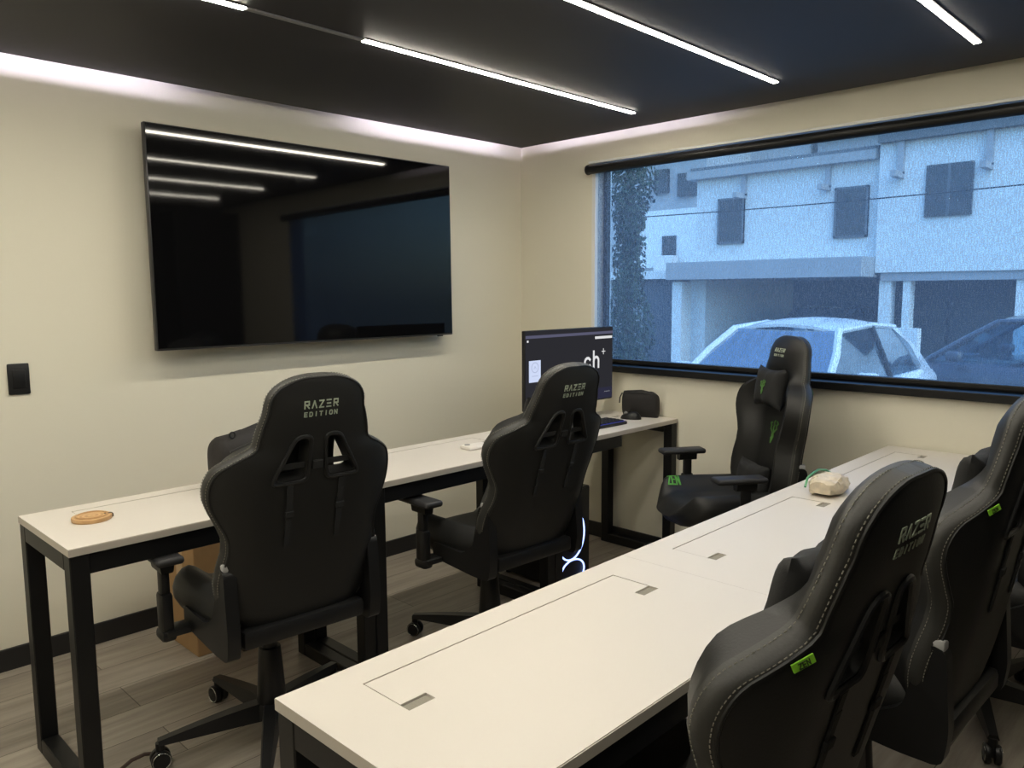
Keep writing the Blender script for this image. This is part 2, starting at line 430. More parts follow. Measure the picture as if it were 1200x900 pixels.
# ---------------------------------------------------------------- desks
DW, DD, DZ = .974, .468, .75
def make_desk():
    """one unit: origin on the floor at the back left corner, x along the wall, -y to the user"""
    t = empty('desk', '', 'desk', (0, 0, 0), 0, 'white topped desks')
    g = .0003; tk = .021
    fx0, fx1, fy0, fy1 = .128, .845, -.195, -.068     # hole for the cable flap
    m = MB()
    xs = [g, fx0, fx1, DW-g]; ys = [-DD, fy0, fy1, 0]; V = {}
    for i, x in enumerate(xs):
        for j, y in enumerate(ys):
            for k, z in enumerate((DZ-tk, DZ)): V[i, j, k] = m.bm.verts.new((x, y, z))
    F = lambda *q: m.bm.faces.new([V[k] for k in q])
    for i in range(3):
        for j in range(3):
            if (i, j) == (1, 1): continue
            for k in (0, 1): F((i, j, k), (i+1, j, k), (i+1, j+1, k), (i, j+1, k))
    for i in range(3):
        for j in (0, 3): F((i, j, 0), (i+1, j, 0), (i+1, j, 1), (i, j, 1))
    for j in range(3):
        for i in (0, 3): F((i, j, 0), (i, j+1, 0), (i, j+1, 1), (i, j, 1))
    for a, b in (((1, 1), (2, 1)), ((2, 1), (2, 2)), ((2, 2), (1, 2)), ((1, 2), (1, 1))): F((*a, 0), (*b, 0), (*b, 1), (*a, 1))
    bmesh.ops.recalc_face_normals(m.bm, faces=m.bm.faces)
    es = [e for e in m.bm.edges if len(e.link_faces) == 2 and e.calc_face_angle() > 1 and all(v.co.z > DZ-.001 for v in e.verts) and abs(e.verts[0].co.x-e.verts[1].co.x) > .01 and not all(.1 < v.co.x < .9 and v.co.y > -.2 and v.co.y < -.05 for v in e.verts)]
    bmesh.ops.bevel(m.bm, geom=es, offset=.0018, segments=2, affect='EDGES')
    m.bm.faces.ensure_lookup_table()
    for fc in m.bm.faces:
        if abs(fc.normal.z) < .4: fc.material_index = 1
    m.build('tabletop', [M['top'], M['edge']], t, smooth=30)
    # flap with a notch at each front corner
    e = .0026; sx, sy = .056, .026
    poly = [(fx0+e, fy1-e), (fx0+e, fy0+sy), (fx0+sx, fy0+sy), (fx0+sx, fy0+.0006), (fx1-sx, fy0+.0006), (fx1-sx, fy0+sy), (fx1-e, fy0+sy), (fx1-e, fy1-e)]
    MB().prism(poly, DZ-.018, DZ-.0006, 2).build('cable_flap', M['top'], t, smooth=0)
    for a in (fx0+.001, fx1-sx+.001):
        MB().box((a, fy0+.001, DZ-.019), (a+sx-.002, fy0+sy-.001, DZ-.004)).build('brush_slot', M['brush'], t, smooth=0)
    # steel end frames
    L = .05
    for x in (.002, DW-L-.002):
        for y in (-L-.004, -DD+.004):
            MB().box((x, y, 0), (x+L, y+L, DZ-tk), .003, 1).build('leg', M['steel'], t, smooth=0)
        MB().box((x, -DD+L+.004, 0), (x+L, -L-.004, L), .003, 1).build('foot_rail', M['steel'], t, smooth=0)
        MB().box((x, -DD+L+.004, DZ-tk-L), (x+L, -L-.004, DZ-tk), .003, 1).build('top_rail', M['steel'], t, smooth=0)
    return t
def add_beam(t, x0=.05, x1=None):
    x1 = x1 if x1 is not None else DW-.05
    MB().box((x0, -DD+.012, DZ-.021-.06), (x1, -DD+.052, DZ-.021), .002, 1).build('front_beam', M['steel'], t, smooth=0)
    MB().box((x0, -.20, DZ-.021-.075), (x1, -.06, DZ-.0225), .004, 1).build('cable_tray', M['steel'], t, smooth=0)
d0 = make_desk()
DY1 = -.667
desks = []
rows = [(-2.927, DY1, 0.0, 'row along the television wall'), (-2.938, -2.2195, .0085, 'row across the front')]
names = [
    'white topped desk with round wooden coaster, left end of the television wall row',
    'white topped desk with small white box lying on it, middle of the television wall row',
    'white topped desk carrying the monitor, beside the window wall',
    'white topped desk nearest the viewer, left end of the front row',
    'white topped desk in the middle of the front row, with empty top',
    'white topped desk with the bread packet, at the window end of the front row']
k = 0
for ri, (x, y, a, nm) in enumerate(rows):
    for i in range(3):
        o = d0 if k == 0 else copy_tree(d0)
        o.location = (x+i*DW*math.cos(a), y+i*DW*math.sin(a), 0); o.rotation_euler = (0, 0, a)
        o['label'] = names[k]; desks.append(o); k += 1
for i, o in enumerate(desks):
    if i == 2: add_beam(o, .05, .50)
    else: add_beam(o)

# ---------------------------------------------------------------- gaming chair
BL = .73
HW0 = [(0, .175), (.03, .200), (.08, .228), (.14, .240), (.20, .236), (.26, .226), (.31, .230), (.36, .252), (.41, .271), (.45, .275), (.485, .269), (.515, .254), (.538, .228), (.556, .203), (.571, .178), (.583, .166), (.612, .161), (.64, .155), (.67, .147)]+[(q, .1405*(1-((q-.69)/.1005)**2.7)**.46) for q in (.69, .71, .73, .745, .757, .767, .774, .780, .784, .787, .7892, .79)]
ZS = .73/.79
HWT = [(z*ZS, w) for z, w in HW0]
def bw(z): return interp(HWT, z)
def wing(x, z): return 2.3*max(0, abs(x)-.13)**2*(1-.6*sst(.46, .61, z))
def tip(z): return min(1, max(0, (BL-z)/.075))**.6
def yback(x, z):
    w_ = bw(z); return -.020+wing(x, z)-.016*(1-min(1, abs(x)/w_)**3)*tip(z)-.006*math.sin(PI*min(1, z/.55))
def yfront(x, z):
    w_ = bw(z); u = min(1, abs(x)/w_)
    bol = .070*sst(.40, .76, u)*(1-.85*sst(.80, 1, u))*(1-sst(.48, .59, z))
    head = .034*(1-u**3)*tip(z)*sst(.51, .61, z)
    return .014+.9*wing(x, z)+bol+head+.012*math.sin(PI*min(1, z/.3))*(1-u)
REC = R(10.5)
TBL = Vector((0, -.215, .497))

def back_mesh():
    m = MB(); NU = 22; NE = 4
    zs = [0, .008, .03, .06, .1, .15, .2, .25, .3, .34, .38, .42, .45, .475, .5, .52, .535, .548, .56, .57, .58, .59, .602, .62, .65, .68, .71, .73, .745, .757, .767, .774, .780, .784, .787, .7889, .7897]
    loops = []
    zs = [z*ZS for z in zs]
    for z in zs:
        w_ = bw(z); us = [-1+2*i/NU for i in range(NU+1)]
        lo = [(u*w_, yback(u*w_, z), z) for u in us]
        hi = [(u*w_, yfront(u*w_, z), z) for u in us][::-1]
        rim = lambda s: [(s*(w_+.010*math.sin(PI*q/(NE+1))), yback(w_, z)+(yfront(w_, z)-yback(w_, z))*q/(NE+1), z) for q in range(1, NE+1)]
        loops.append(lo+rim(1)+hi+rim(-1)[::-1])
    n = len(loops[0])
    Rg = [[m.bm.verts.new(p) for p in L] for L in loops]
    for A, B in zip(Rg, Rg[1:]):
        for q in range(n):
            fc = m.bm.faces.new((A[q], A[(q+1) % n], B[(q+1) % n], B[q]))
            if NU <= q < NU+NE+1 or q >= 2*NU+NE+1: fc.material_index = 1
    for L in (Rg[0], Rg[-1]):
        B = L[:NU+1]; F_ = L[NU+1+NE:2*NU+2+NE][::-1]
        for q in range(NU):
            fc = m.bm.faces.new((B[q], B[q+1], F_[q+1], F_[q])); fc.material_index = 1
        rr = L[NU+1:NU+1+NE]; m.bm.faces.new([B[-1]]+rr+[F_[-1]]).material_index = 1
        ll = L[2*NU+2+NE:]; m.bm.faces.new([F_[0]]+ll+[B[0]]).material_index = 1
    return m

def round_poly(pts, r, n=4):
    out = []; N = len(pts)
    for i in range(N):
        p = Vector(pts[i]); a = (Vector(pts[i-1])-p).normalized(); b = (Vector(pts[(i+1) % N])-p).normalized()
        for k in range(n+1):
            t = k/n; q = p+a*r*(1-t)**2+b*r*t**2
            out.append((q.x, q.y))
    return out
SLOT = round_poly([(.036, .446), (.026, .560), (.060, .560), (.122, .446)], .016)

def make_chair():
    t = empty('gaming_chair', '', 'chair', (0, 0, 0), 0, 'black gaming chairs')
    # backrest with two slots cut through
    bo = back_mesh().build('backrest', [M['leather'], M['band']], None, smooth=0)
    cut = MB()
    for s in (1, -1): cut.prism([(s*x, z) for x, z in SLOT], -.3, .3, 1)
    co = cut.build('cutter', M['leather'], None, smooth=0)
    md = bo.modifiers.new('b', 'BOOLEAN'); md.operation = 'DIFFERENCE'; md.object = co; md.solver = 'EXACT'
    dg = bpy.context.evaluated_depsgraph_get()
    me = D.meshes.new_from_object(bo.evaluated_get(dg))
    D.objects.remove(co); D.objects.remove(bo)
    me.name = 'backrest'
    me.polygons.foreach_set('use_smooth', [True]*len(me.polygons)); me.set_sharp_from_angle(angle=R(38))
    b = link(D.objects.new('backrest', me), t); b.location = TBL; b.rotation_euler = (REC, 0, 0)
    # piping and stitching round the outline
    zz = [.012+.777*i/60 for i in range(61)]
    zz = [z*ZS for z in [z for z in zz if z < .75]+[.755, .763, .770, .776, .781, .785, .788]]
    outl = [(-bw(z), z) for z in zz]+[(bw(z), z) for z in zz[::-1]]
    MB().tube([(x*.996, yback(x, z)-.0005, z) for x, z in outl], .0032, 6).build('piping', M['leather'], b)
    for fr in (.13, .80):
        st = MB(); P = []
        for x, z in outl:
            w_ = bw(z); s = 1 if x > 0 else -1
            y = yback(w_, z)+(yfront(w_, z)-yback(w_, z))*fr
            nx = s*(w_+.010*math.sin(PI*fr)+.0012)
            zt = z+(.0012 if z > .715 else 0)
            P.append(Vector((nx, y, zt)))
        # resample into dashes
        pos = 0; acc = 0
        for a, c in zip(P, P[1:]):
            ln = (c-a).length
            while pos < acc+ln:
                q0 = a+(c-a)*((pos-acc)/ln); q1 = q0+(c-a).normalized()*.0048
                st.tube([q0, q1], .0009, 4); pos += .0085
            acc += ln
        st.build('stitching', M['thread'], b, smooth=0)
    for s in (1, -1):
        ring = [(s*x, yback(s*x, z)-.001, z) for x, z in round_poly([(.029, .438), (.020, .567), (.064, .568), (.134, .438)], .020)]
        MB().tube(ring, .0060, 8, closed=True).build('slot_trim', M['plastic'], b)
    sb = lambda x, z, h: (x, yback(x, z)-.0004-h, z)
    lt = MB(); lt.ribbon(text_segs('RAZeR', 0, .657, .098, .0185, 1.1), sb, .0036, .0012)
    lt.ribbon(text_segs('EDITION', 0, .630, .097, .0115, 1.15), sb, .0028, .0012)
    lt.build('lettering', M['silver'], b, smooth=0)
    sf = lambda x, z, h: (-x, yfront(-x, z)+.0006+h, z)
    lt = MB(); lt.ribbon(text_segs('RAZeR', 0, .662, .080, .014, 1.1), sf, .0034, .0012)
    lt.ribbon(text_segs('EDITION', 0, .639, .078, .0085, 1.15), sf, .0024, .0012)
    lt.build('front_lettering', M['silver'], b, smooth=0)
    MB().ribbon(emblem_segs(0, .305, .095), sf, .0085, .0016).build('emblem', M['green'], b, smooth=0)
    # straps behind and through the slots
    for s in (1, -1):
        s_ = MB()
        path = [(s*.078, yback(.078, z)-.003, z) for z in (.432, .40, .35, .30, .25)]
        for (p, q) in zip(path, path[1:]):
            s_.box((min(p[0], q[0])-.009, min(p[1], q[1])-.001, q[2]), (p[0]+.009, max(p[1], q[1])+.002, p[2]))
        s_.box((s*.078-.013, path[2][1]-.005, .338), (s*.078+.013, path[2][1]+.003, .356), .002)
        s_.build('back_strap', M['fabric'], b, smooth=0)
    MB().box((-.12, -.030, .474), (.12, -.026, .490)).box((-.016, -.044, .469), (.016, -.026, .495), .003).build('cross_strap', M['fabric'], b, smooth=0)
    # head pillow
    def pil(w_, h_, d_, cz, cy):
        m = MB()
        def fn(sg):
            def g(u, v):
                a, c = 2*u-1, 2*v-1
                th = (max(0, (1-a**4))*max(0, (1-c**4)))**.5
                x = a*w_/2*(1-.10*(1-abs(a))*0)*(1-.07*(1-c*c)); z = c*h_/2*(1-.17*(1-a*a))
                y = sg*d_/2*th*(1-.15*math.sin(3*PI*a)*abs(c))
                return (x, cy+y, cz+z)
            return g
        m.grid(fn(1), 18, 14); m.grid(fn(-1), 18, 14)
        return m
    hp = pil(.23, .185, .070, .495, .064).build('head_pillow', M['fabric'], t, smooth=60, weld=.0006, loc=TBL, rot=(REC, 0, 0))
    pf = lambda x, z, h: (-x, .064+.035*((1-(x/.115)**4)*max(0, 1-((z-.495)/.0925/(.83))**4))**.5+.002+h, z)
    MB().ribbon(emblem_segs(0, .495, .056), pf, .0072, .0016).build('emblem', M['green'], hp, smooth=0)
    # lumbar cushion
    pil(.25, .13, .085, .10, .075).build('lumbar_cushion', M['fabric'], t, smooth=60, weld=.0006, loc=TBL, rot=(REC, 0, 0))
    # seat
    def hwS(v): return interp([(0, .215), (.2, .235), (.45, .25), (.68, .258), (.84, .25), (.93, .215), (1, .15)], v)
    def ztop(u, v):
        return 0.432+.060*sst(.42, .82, abs(u))*(1-.45*sst(.86, 1, abs(u)))*(1-sst(.86, 1.02, v))*sst(0, .12, v+.05)-.070*sst(.82, 1.04, v)**1.3
    def yS(u, v): return -.245+.50*v+.045*(1-u*u)*sst(.6, 1, v)
    loops = []
    NU = 20
    for i in range(25):
        v = i/24; hw_ = hwS(v)
        top = [((-1+2*k/NU)*hw_, yS(-1+2*k/NU, v), ztop(-1+2*k/NU, v)) for k in range(NU+1)]
        zb = .335
        sd = lambda s: [(s*(hw_*(1-.16*(q/4)**2)+.020*math.sin(PI*q/4)), yS(s, v), ztop(s, v)+(zb-ztop(s, v))*q/4) for q in (1, 2, 3)]
        bot = [(u*hw_*.82, yS(u, v)-.03*sst(.7, 1, v), zb) for u in (1, .5, 0, -.5, -1)]
        loops.append(top+sd(1)+bot+sd(-1)[::-1])
    SX = Matrix.Translation((0, 0, .125)) @ Matrix.Diagonal((.90, .92, .92, 1))
    MBs = MB().loft(loops); seat = MBs.build('seat', M['leather'], t, smooth=80, xf=SX)
    def ss(a, c, h):          # on the inner slope of the right wing, read from the seat's left side
        v = .80-a/.5; x = .178+c
        return (x-h*.6, yS(x/hwS(v), v), ztop(x/hwS(v), v)+.0012+h)
    MB().ribbon(text_segs('ZEN', 0, 0, .050, .046, .85), ss, .0058, .0014).build('lettering', M['zen'], seat, smooth=0, xf=SX)
    # seat frame, mechanism
    sfm = MB().box((-.192, -.270, .440), (.192, -.222, .497), .014)
    sfm.box((-.18, -.23, .425), (.18, .12, .448), .004).box((-.08, -.12, .372), (.08, .10, .428), .012)
    sfm.build('seat_frame', M['plastic'], t)
    MB().tube([(.08, .02, .392), (.18, .03, .392), (.26, .035, .389)], .006, 8).box((.245, .022, .381), (.292, .048, .397), .006).build('tilt_lever', M['plastic'], t)
    for s in (1, -1):
        poly = round_poly([(.05, .436), (.05, .500), (-.12, .492), (-.185, .53), (-.222, .690), (-.268, .684), (-.282, .50), (-.272, .424), (-.18, .422)], .022, 3)
        hc = MB().prism([(y, z) for y, z in poly], s*.205, s*.242, 0).build('hinge_cover', M['plastic'], t, smooth=30)
        MB().box((s*.209, -.264, .676), (s*.240, -.226, .702), .007).build('hinge_cap', M['greycap'] if s < 0 else M['plastic'], hc)
        if s < 0: hc.children[0]['label'] = 'pale grey hinge cap'
        # armrest
        a = MB().box((s*.16, -.01, .430), (s*.31, .06, .450), .005)
        a.box((s*.279, -.004, .415), (s*.323, .064, .450), .012)
        a.box((s*.284, .002, .425), (s*.318, .058, .56), .010).box((s*.288, .010, .54), (s*.314, .050, .657), .008)
        a.prism(round_poly([(s*.284, .625), (s*.279, .661), (s*.323, .661), (s*.318, .625)], .006, 2), -.01, .075, 1)
        ar = a.build('armrest', M['plastic'], t)
        MB().box((s*.262, -.050, .656), (s*.340, .165, .680), .011, 3).build('arm_pad', M['padm'], ar)
    # gas lift and base
    MB().cyl(.048, .034, .20, (0, 0, .200), bev=.003).cyl(.024, .024, .12, (0, 0, .335)).build('gas_lift', M['plastic'], t)
    MB().cyl(.058, .050, .05, (0, 0, .097), bev=.006).build('base_hub', M['plastic'], t)
    leg0 = None
    for k in range(5):
        rot = (0, 0, 2*PI*k/5)
        if leg0 is None:
            m = MB(); L = []
            for q in range(9):
                f_ = q/8; x = .035+.305*f_; wd = .030-.013*f_; zt = .125-.035*f_**1.4; zb = .070+.006*f_
                L.append([(x, -wd, zb), (x, wd, zb), (x, wd*.7, zt), (x, -wd*.7, zt)])
            m.loft(L).cyl(.013, .013, .028, (.335, 0, .066))
            lg = m.build('base_leg', M['plastic'], t, smooth=35, rot=rot)
            c = MB(); ry = Matrix.Rotation(PI/2, 3, 'X')
            for s in (1, -1):
                c.cyl(.029, .029, .017, (.335, s*.0135, .029), ry, bev=.003)
            c.box((.322, -.004, .02), (.348, .004, .062), .003)
            cs = c.build('caster', M['plastic'], lg)
            for s in (1, -1):
                MB().tube([(.335+.0255*math.cos(2*PI*q/20), s*.0225, .029+.0255*math.sin(2*PI*q/20)) for q in range(20)], .0015, 5, closed=True).build('wheel_ring', M['chrome'], lg)
            leg0 = lg
        else:
            lg = leg0.copy(); COL.objects.link(lg); lg.parent = t; lg.rotation_euler = rot
            for ch in leg0.children:
                c2 = ch.copy(); COL.objects.link(c2); c2.parent = lg
    return t

def set_base(t, ang):
    k = 0
    for ch in t.children:
        if ch.name.startswith('base_leg'):
            ch.rotation_euler = (0, 0, R(ang)+2*PI*k/5); k += 1

def add_tag(t):
    b = [c for c in t.children if c.name.startswith('backrest')][0]
    x0, z0 = -.196, .508
    def tf(a, c, h): return (x0+a, yback(x0+a, z0+c)-.004-h, z0+c)
    # folded label sewn into the seam, following the slope of the shoulder
    ang = R(24); ca, sa = math.cos(ang), math.sin(ang)
    rot2 = lambda a, c: (a*ca-c*sa, a*sa+c*ca)
    m = MB(); m.ribbon([(rot2(-.011, 0), rot2(.011, 0))], tf, .0115, .0015)
    g = m.build('brand_tag', M['tag'], b, smooth=0); g['label'] = 'bright green tag'
    segs = [(rot2(*p), rot2(*q)) for p, q in text_segs('ZEN', 0, 0, .016, .007, .85)]
    MB().ribbon(segs, lambda a, c, h: tf(a, c, h+.0016), .0014, .0004).build('tag_print', M['inkdark'], b, smooth=0)

ch0 = make_chair()
CH = [
    # hub x, y, facing (deg), height offset, extra recline (deg), base angle, tag, label
    (-2.370, -1.134, 86.2, -.010, 2.3, 98, False, 'black gaming chair with its back to us, left end of the desk under the television'),
    (-1.440, -1.185, 87, -.020, 8.0, 46, False, 'black gaming chair with its back to us, in front of the lit monitor'),
    (-.495, -1.664, 144, .0, -2.5, 20, True, 'black gaming chair facing us under the window, with head pillow and green emblem in view'),
    (-2.428, -2.625, 87.5, -.022, 4.2, 10, True, 'nearest black gaming chair, with pale stitched edge and green tag, filling the lower right'),
    (-1.53, -2.655, 88.5, -.025, 0, 30, True, 'black gaming chair with green tag, second nearest, cut by the right edge'),
    (-.64, -2.72, 88, -.04, 2, 60, True, 'black gaming chair mostly hidden behind the second nearest one at the right edge'),
]
chairs = []
for i, (x, y, fa, dz, rec, ba, tg, lb) in enumerate(CH):
    o = ch0 if i == 0 else copy_tree(ch0)
    o.location = (x, y, 0); o.rotation_euler = (0, 0, R(fa-90)); o['label'] = lb
    chairs.append(o)
for o, (x, y, fa, dz, rec, ba, tg, lb) in zip(chairs, CH):
    set_base(o, ba)
    for ch in o.children:
        if not ch.name.startswith(('base_', 'gas_lift')): ch.location.z += dz
        if ch.name.startswith(('backrest', 'head_pillow', 'lumbar')): ch.rotation_euler.x = REC+R(rec)
    if tg: add_tag(o)

# ---------------------------------------------------------------- things on and under the desks
# wooden coaster
cs = empty('wooden_coaster', 'round pale wooden coaster on the left end of the desk', 'coaster', (-2.785, -.876, DZ))
MB().cyl(.054, .055, .013, (0, 0, .0065), seg=40, bev=.003).build('coaster_disc', M['wood'], cs)
MB().tube([(.041*math.cos(2*PI*q/40), .041*math.sin(2*PI*q/40), .0135) for q in range(40)], .0035, 8, closed=True).build('raised_ring', M['wood'], cs)
MB().box((.030, -.016, .0), (.057, .004, .0135), .004).build('dark_knot', M['cable'], cs)

# soft black bag
def soft_bag(name, label, loc, rz, w_, d_, h_, sag=.1, group=None):
    t = empty(name, label, 'bag', loc, rz)
    m = MB(); NL = 14
    loops = []
    for j in range(NL+1):
        v = j/NL
        k = (1-abs(2*v-1)**3.2)**.5 if 0 < v < 1 else .0
        k = max(k, .55 if v == 0 else .30)
        L = []
        for q in range(32):
            a = 2*PI*q/32; ca, sa = math.cos(a), math.sin(a)
            x = math.copysign(abs(ca)**.45, ca)*w_/2; y = math.copysign(abs(sa)**.55, sa)*d_/2
            z = h_*v*(1-sag*(x/(w_/2))**2*v)+.012*math.sin(9*x/w_+3*y/d_)*v*h_/.2
            L.append((x*(.90+.10*k), y*k, z))
        loops.append(L)
    m.loft(loops); body = m.build('bag_body', M['bag'], t, smooth=70)
    return t
bag = soft_bag('black_bag', 'soft black bag on the desk behind the leftmost chair', (-2.155, -.80, DZ), R(4), .45, .17, .205, .16)
MB().tube([(-.2, -.07, .14), (-.1, -.082, .17), (0, -.086, .178), (.1, -.084, .172), (.2, -.07, .14)], .004, 6).build('zip', M['plastic'], bag)
MB().tube([(-.178+.010*math.cos(2*PI*q/14), -.05, .192+.010*math.sin(2*PI*q/14)) for q in range(14)], .0028, 6, closed=True).build('strap_loop', M['steel'], bag)
MB().tube([(-.21, -.06, .05), (-.245, -.06, .035), (-.26, -.055, .012), (-.235, -.07, .007), (-.20, -.08, .012)], .005, 6).build('carry_strap', M['fabric'], bag)
MB().tube([(-.06, -.088, .15), (-.09, -.096, .12), (-.10, -.096, .09)], .004, 6).build('zip_pull', M['steel'], bag)
pch = soft_bag('black_pouch', 'small black zip pouch at the window end of the desk, behind the mouse', (-.072, -.945, DZ), R(-76), .205, .075, .135, .06)
MB().tube([(-.098, -.02, .125), (-.108, -.028, .10), (-.11, -.03, .07)], .0035, 6).build('zip_pull', M['steel'], pch)
MB().tube([(-.09, -.02, .126), (0, -.03, .131), (.09, -.02, .126)], .003, 6).build('zip', M['plastic'], pch)

# mouse
ms = empty('computer_mouse', 'black computer mouse in front of the small pouch', 'mouse', (-.175, -.955, DZ), R(20))
m = MB()
L = []
for j in range(9):
    v = j/8; a = v*PI/2
    L.append([(.032*math.cos(a)**.7*math.cos(2*PI*q/24)*(1 if v < 1 else .02), .056*math.cos(a)**.7*math.sin(2*PI*q/24)*(1 if v < 1 else .02), .036*math.sin(a)-.006*math.sin(2*PI*q/24)*math.sin(a)) for q in range(24)])
m.loft(L).build('shell', M['plastic'], ms, smooth=60)
MB().cyl(.009, .009, .007, (0, .028, .030), Matrix.Rotation(PI/2, 3, 'Y')).build('scroll_wheel', M['greyp'], ms)

# keyboard with lit keys
kb = empty('keyboard', 'black keyboard with blue glow below the monitor', 'keyboard', (-.54, -.965, DZ), R(-2))
MB().box((-.22, -.068, 0), (.22, .068, .016), .005).build('case', M['plastic'], kb)
MB().box((-.212, -.058, .0155), (.212, .060, .0166)).build('backlight', M['kbglow'], kb, smooth=0)
keys = MB()
for r_ in range(5):
    for q in range(14):
        keys.box((-.205+.0295*q, -.056+.0235*r_, .0168), (-.205+.0295*q+.0265, -.056+.0235*r_+.0205, .0235), .002, 1)
keys.build('keys', M['plastic'], kb, smooth=0)

# monitor
mo = empty('monitor', 'wide black computer monitor showing a dark web page', 'monitor', (-.478, -.80, DZ))
MB().box((-.345, .0, .092), (.345, .022, .482), .005).box((-.16, .02, .17), (.16, .052, .40), .015).build('housing', M['plastic'], mo)
sw, z0, z1 = .341, .099, .478
MB().box((-sw, -.002, z0), (sw, .001, z1)).build('screen', M['scr_bg'], mo, smooth=0)
def scr(name, rects, mat):
    m = MB()
    for (a, b, c, d) in rects: m.box((a, -.0036, b), (c, -.0012, d))
    return m.build(name, mat, mo, smooth=0)
scr('toolbar', [(-sw, z1-.034, sw, z1-.020)], M['scr_bar'])
scr('page_glow', [(.10, z0+.002, sw-.002, z0+.060)], M['scr_blue'])
scr('page_card', [(-.318, .232, -.236, .337)], M['scr_card'])
scr('page_bits', [(.19, z1-.058, .335, z1-.045), (-.332, z1-.052, -.322, z1-.042), (.27, z0+.035, .318, z0+.039)], M['scr_txt'])
m = MB()
sm = lambda a, c, h: (a, -.0036-h, c)
m.ribbon(polyline(arc(-.277, .303, .024, 0, 360, 20)), sm, .0035, .0006)
m.ribbon([((-.284, .297), (-.277, .309)), ((-.277, .309), (-.270, .297)), ((-.298, .262), (-.256, .262))], sm, .003, .0006)
m.build('card_print', M['scr_ink'], mo, smooth=0)
m = MB()
hx = .178
m.ribbon([((hx, .272), (hx, .355))]+polyline([(hx, .305)]+arc(hx+.020, .305, .020, 150, 0, 8)+[(hx+.040, .272)]), sm, .013, .0006)
m.ribbon(polyline(arc(hx-.050, .299, .024, 40, 320, 12)), sm, .013, .0006)
m.ribbon([((hx+.068, .352), (hx+.096, .352)), ((hx+.082, .338), (hx+.082, .366))], sm, .004, .0006)
m.build('page_heading', M['scr_txt'], mo, smooth=0)
st = MB().box((-.022, .03, .012), (.022, .05, .24), .006)
st.box((-.13, -.06, 0), (.13, .105, .012), .005)
st.build('stand', M['plastic'], mo)

# small white box on the desk
wb = empty('white_case', 'small flat white plastic case with grey button, on the desk between the two chairs', 'case', (-1.265, -.925, DZ), R(-4))
MB().box((-.062, -.035, 0), (.062, .035, .016), .006).build('shell', M['white'], wb)
MB().cyl(.012, .012, .003, (-.036, .014, .0168), seg=20).build('button', M['greyp'], wb)

# packet of bread on the front desk
pk = empty('bread_packet', 'crumpled clear packet of bread with green edge, on the front desk', 'packet', (-.99, -2.338, DZ), R(4))
rnd = random.Random(3)
m = MB(); Ls = []
for j in range(15):
    v = j/14; k = .35+.65*math.sin(PI*min(1, max(0, v*.92+.04)))**.45
    Ls.append([(-.085+.17*v+.006*rnd.uniform(-1, 1), .055*k*math.copysign(abs(math.cos(2*PI*q/20))**.7, math.cos(2*PI*q/20))+.004*rnd.uniform(-1, 1),
               max(0.0, .030+.030*k*math.copysign(abs(math.sin(2*PI*q/20))**.8, math.sin(2*PI*q/20))*1.0+.006*rnd.uniform(-1, 1))) for q in range(20)])
m.loft(Ls).build('bread_wrap', M['packet'], pk, smooth=25)
MB().tube([(-.090, .046, .030), (-.06, .050, .054), (-.02, .048, .062), (.03, .046, .066), (.085, .040, .056), (.13, .03, .034), (.16, .02, .006)], .004, 6).build('green_edge', M['packgreen'], pk)

# cardboard box under the desk
cb = empty('cardboard_box', 'brown cardboard box on the floor under the desk, behind the leftmost chair', 'box', (-2.10, -.30, 0))
MB().box((-.20, -.13, 0), (.20, .13, .47), .004).build('carton', M['card'], cb, smooth=0)
MB().box((-.201, -.131, .467), (-.004, .131, .473)).build('flap', M['card'], cb, smooth=0)
MB().box((.004, -.131, .467), (.201, .131, .473)).build('flap', M['card'], cb, smooth=0)
MB().box((-.203, -.03, .30), (.203, .03, .4755)).build('packing_tape', pmat('tape', (.40, .27, .14), .3), cb, smooth=0)

# desktop computer with ring lights
pc = empty('desktop_computer', 'black computer tower with blue glowing rings on the floor under the monitor', 'computer', (-.69, -.80, 0))
MB().box((-.115, -.20, .015), (.115, .20, .475), .006).build('case', M['plastic'], pc)
MB().box((-.109, -.204, .022), (.109, -.199, .468), .002).build('front_panel', M['steel'], pc)
for zc_, rr_, rx_ in ((.255, .122, .100), (.072, .058, .086)):
    MB().tube([(.068-rx_+rx_*math.cos(R(a)), -.2055, zc_+rr_*math.sin(R(a))) for a in range(0, 360, 9)], .0042, 6, closed=True).build('ring_light', M['ring'], pc)
for sx in (-.085, .085):
    for sy in (-.16, .16): MB().cyl(.016, .018, .016, (sx, sy, .008), seg=14).build('foot', M['rubber'], pc)

tag(MB().tube([(-2.69, -1.02, .030), (-2.72, -.995, .028), (-2.755, -.985, .020), (-2.79, -.995, .011), (-2.825, -1.03, .007), (-2.84, -1.10, .007), (-2.85, -1.22, .007), (-2.92, -1.36, .007)], .006, 8).build('power_cable', M['cable']),
    'brown cable on the floor running to the caster of the leftmost chair', 'cable')

# ---------------------------------------------------------------- outside
GZ = -.35
struct(MB().box((.16, -14, GZ-.2), (32, 26, GZ)).build('street', M['asphalt'], smooth=0), 'grey street outside the window')
struct(MB().box((.17, -.456, GZ), (.30, -.02, 3.4)).build('trim_1', M['facade'], smooth=0), 'grey outside pilaster beside the window')

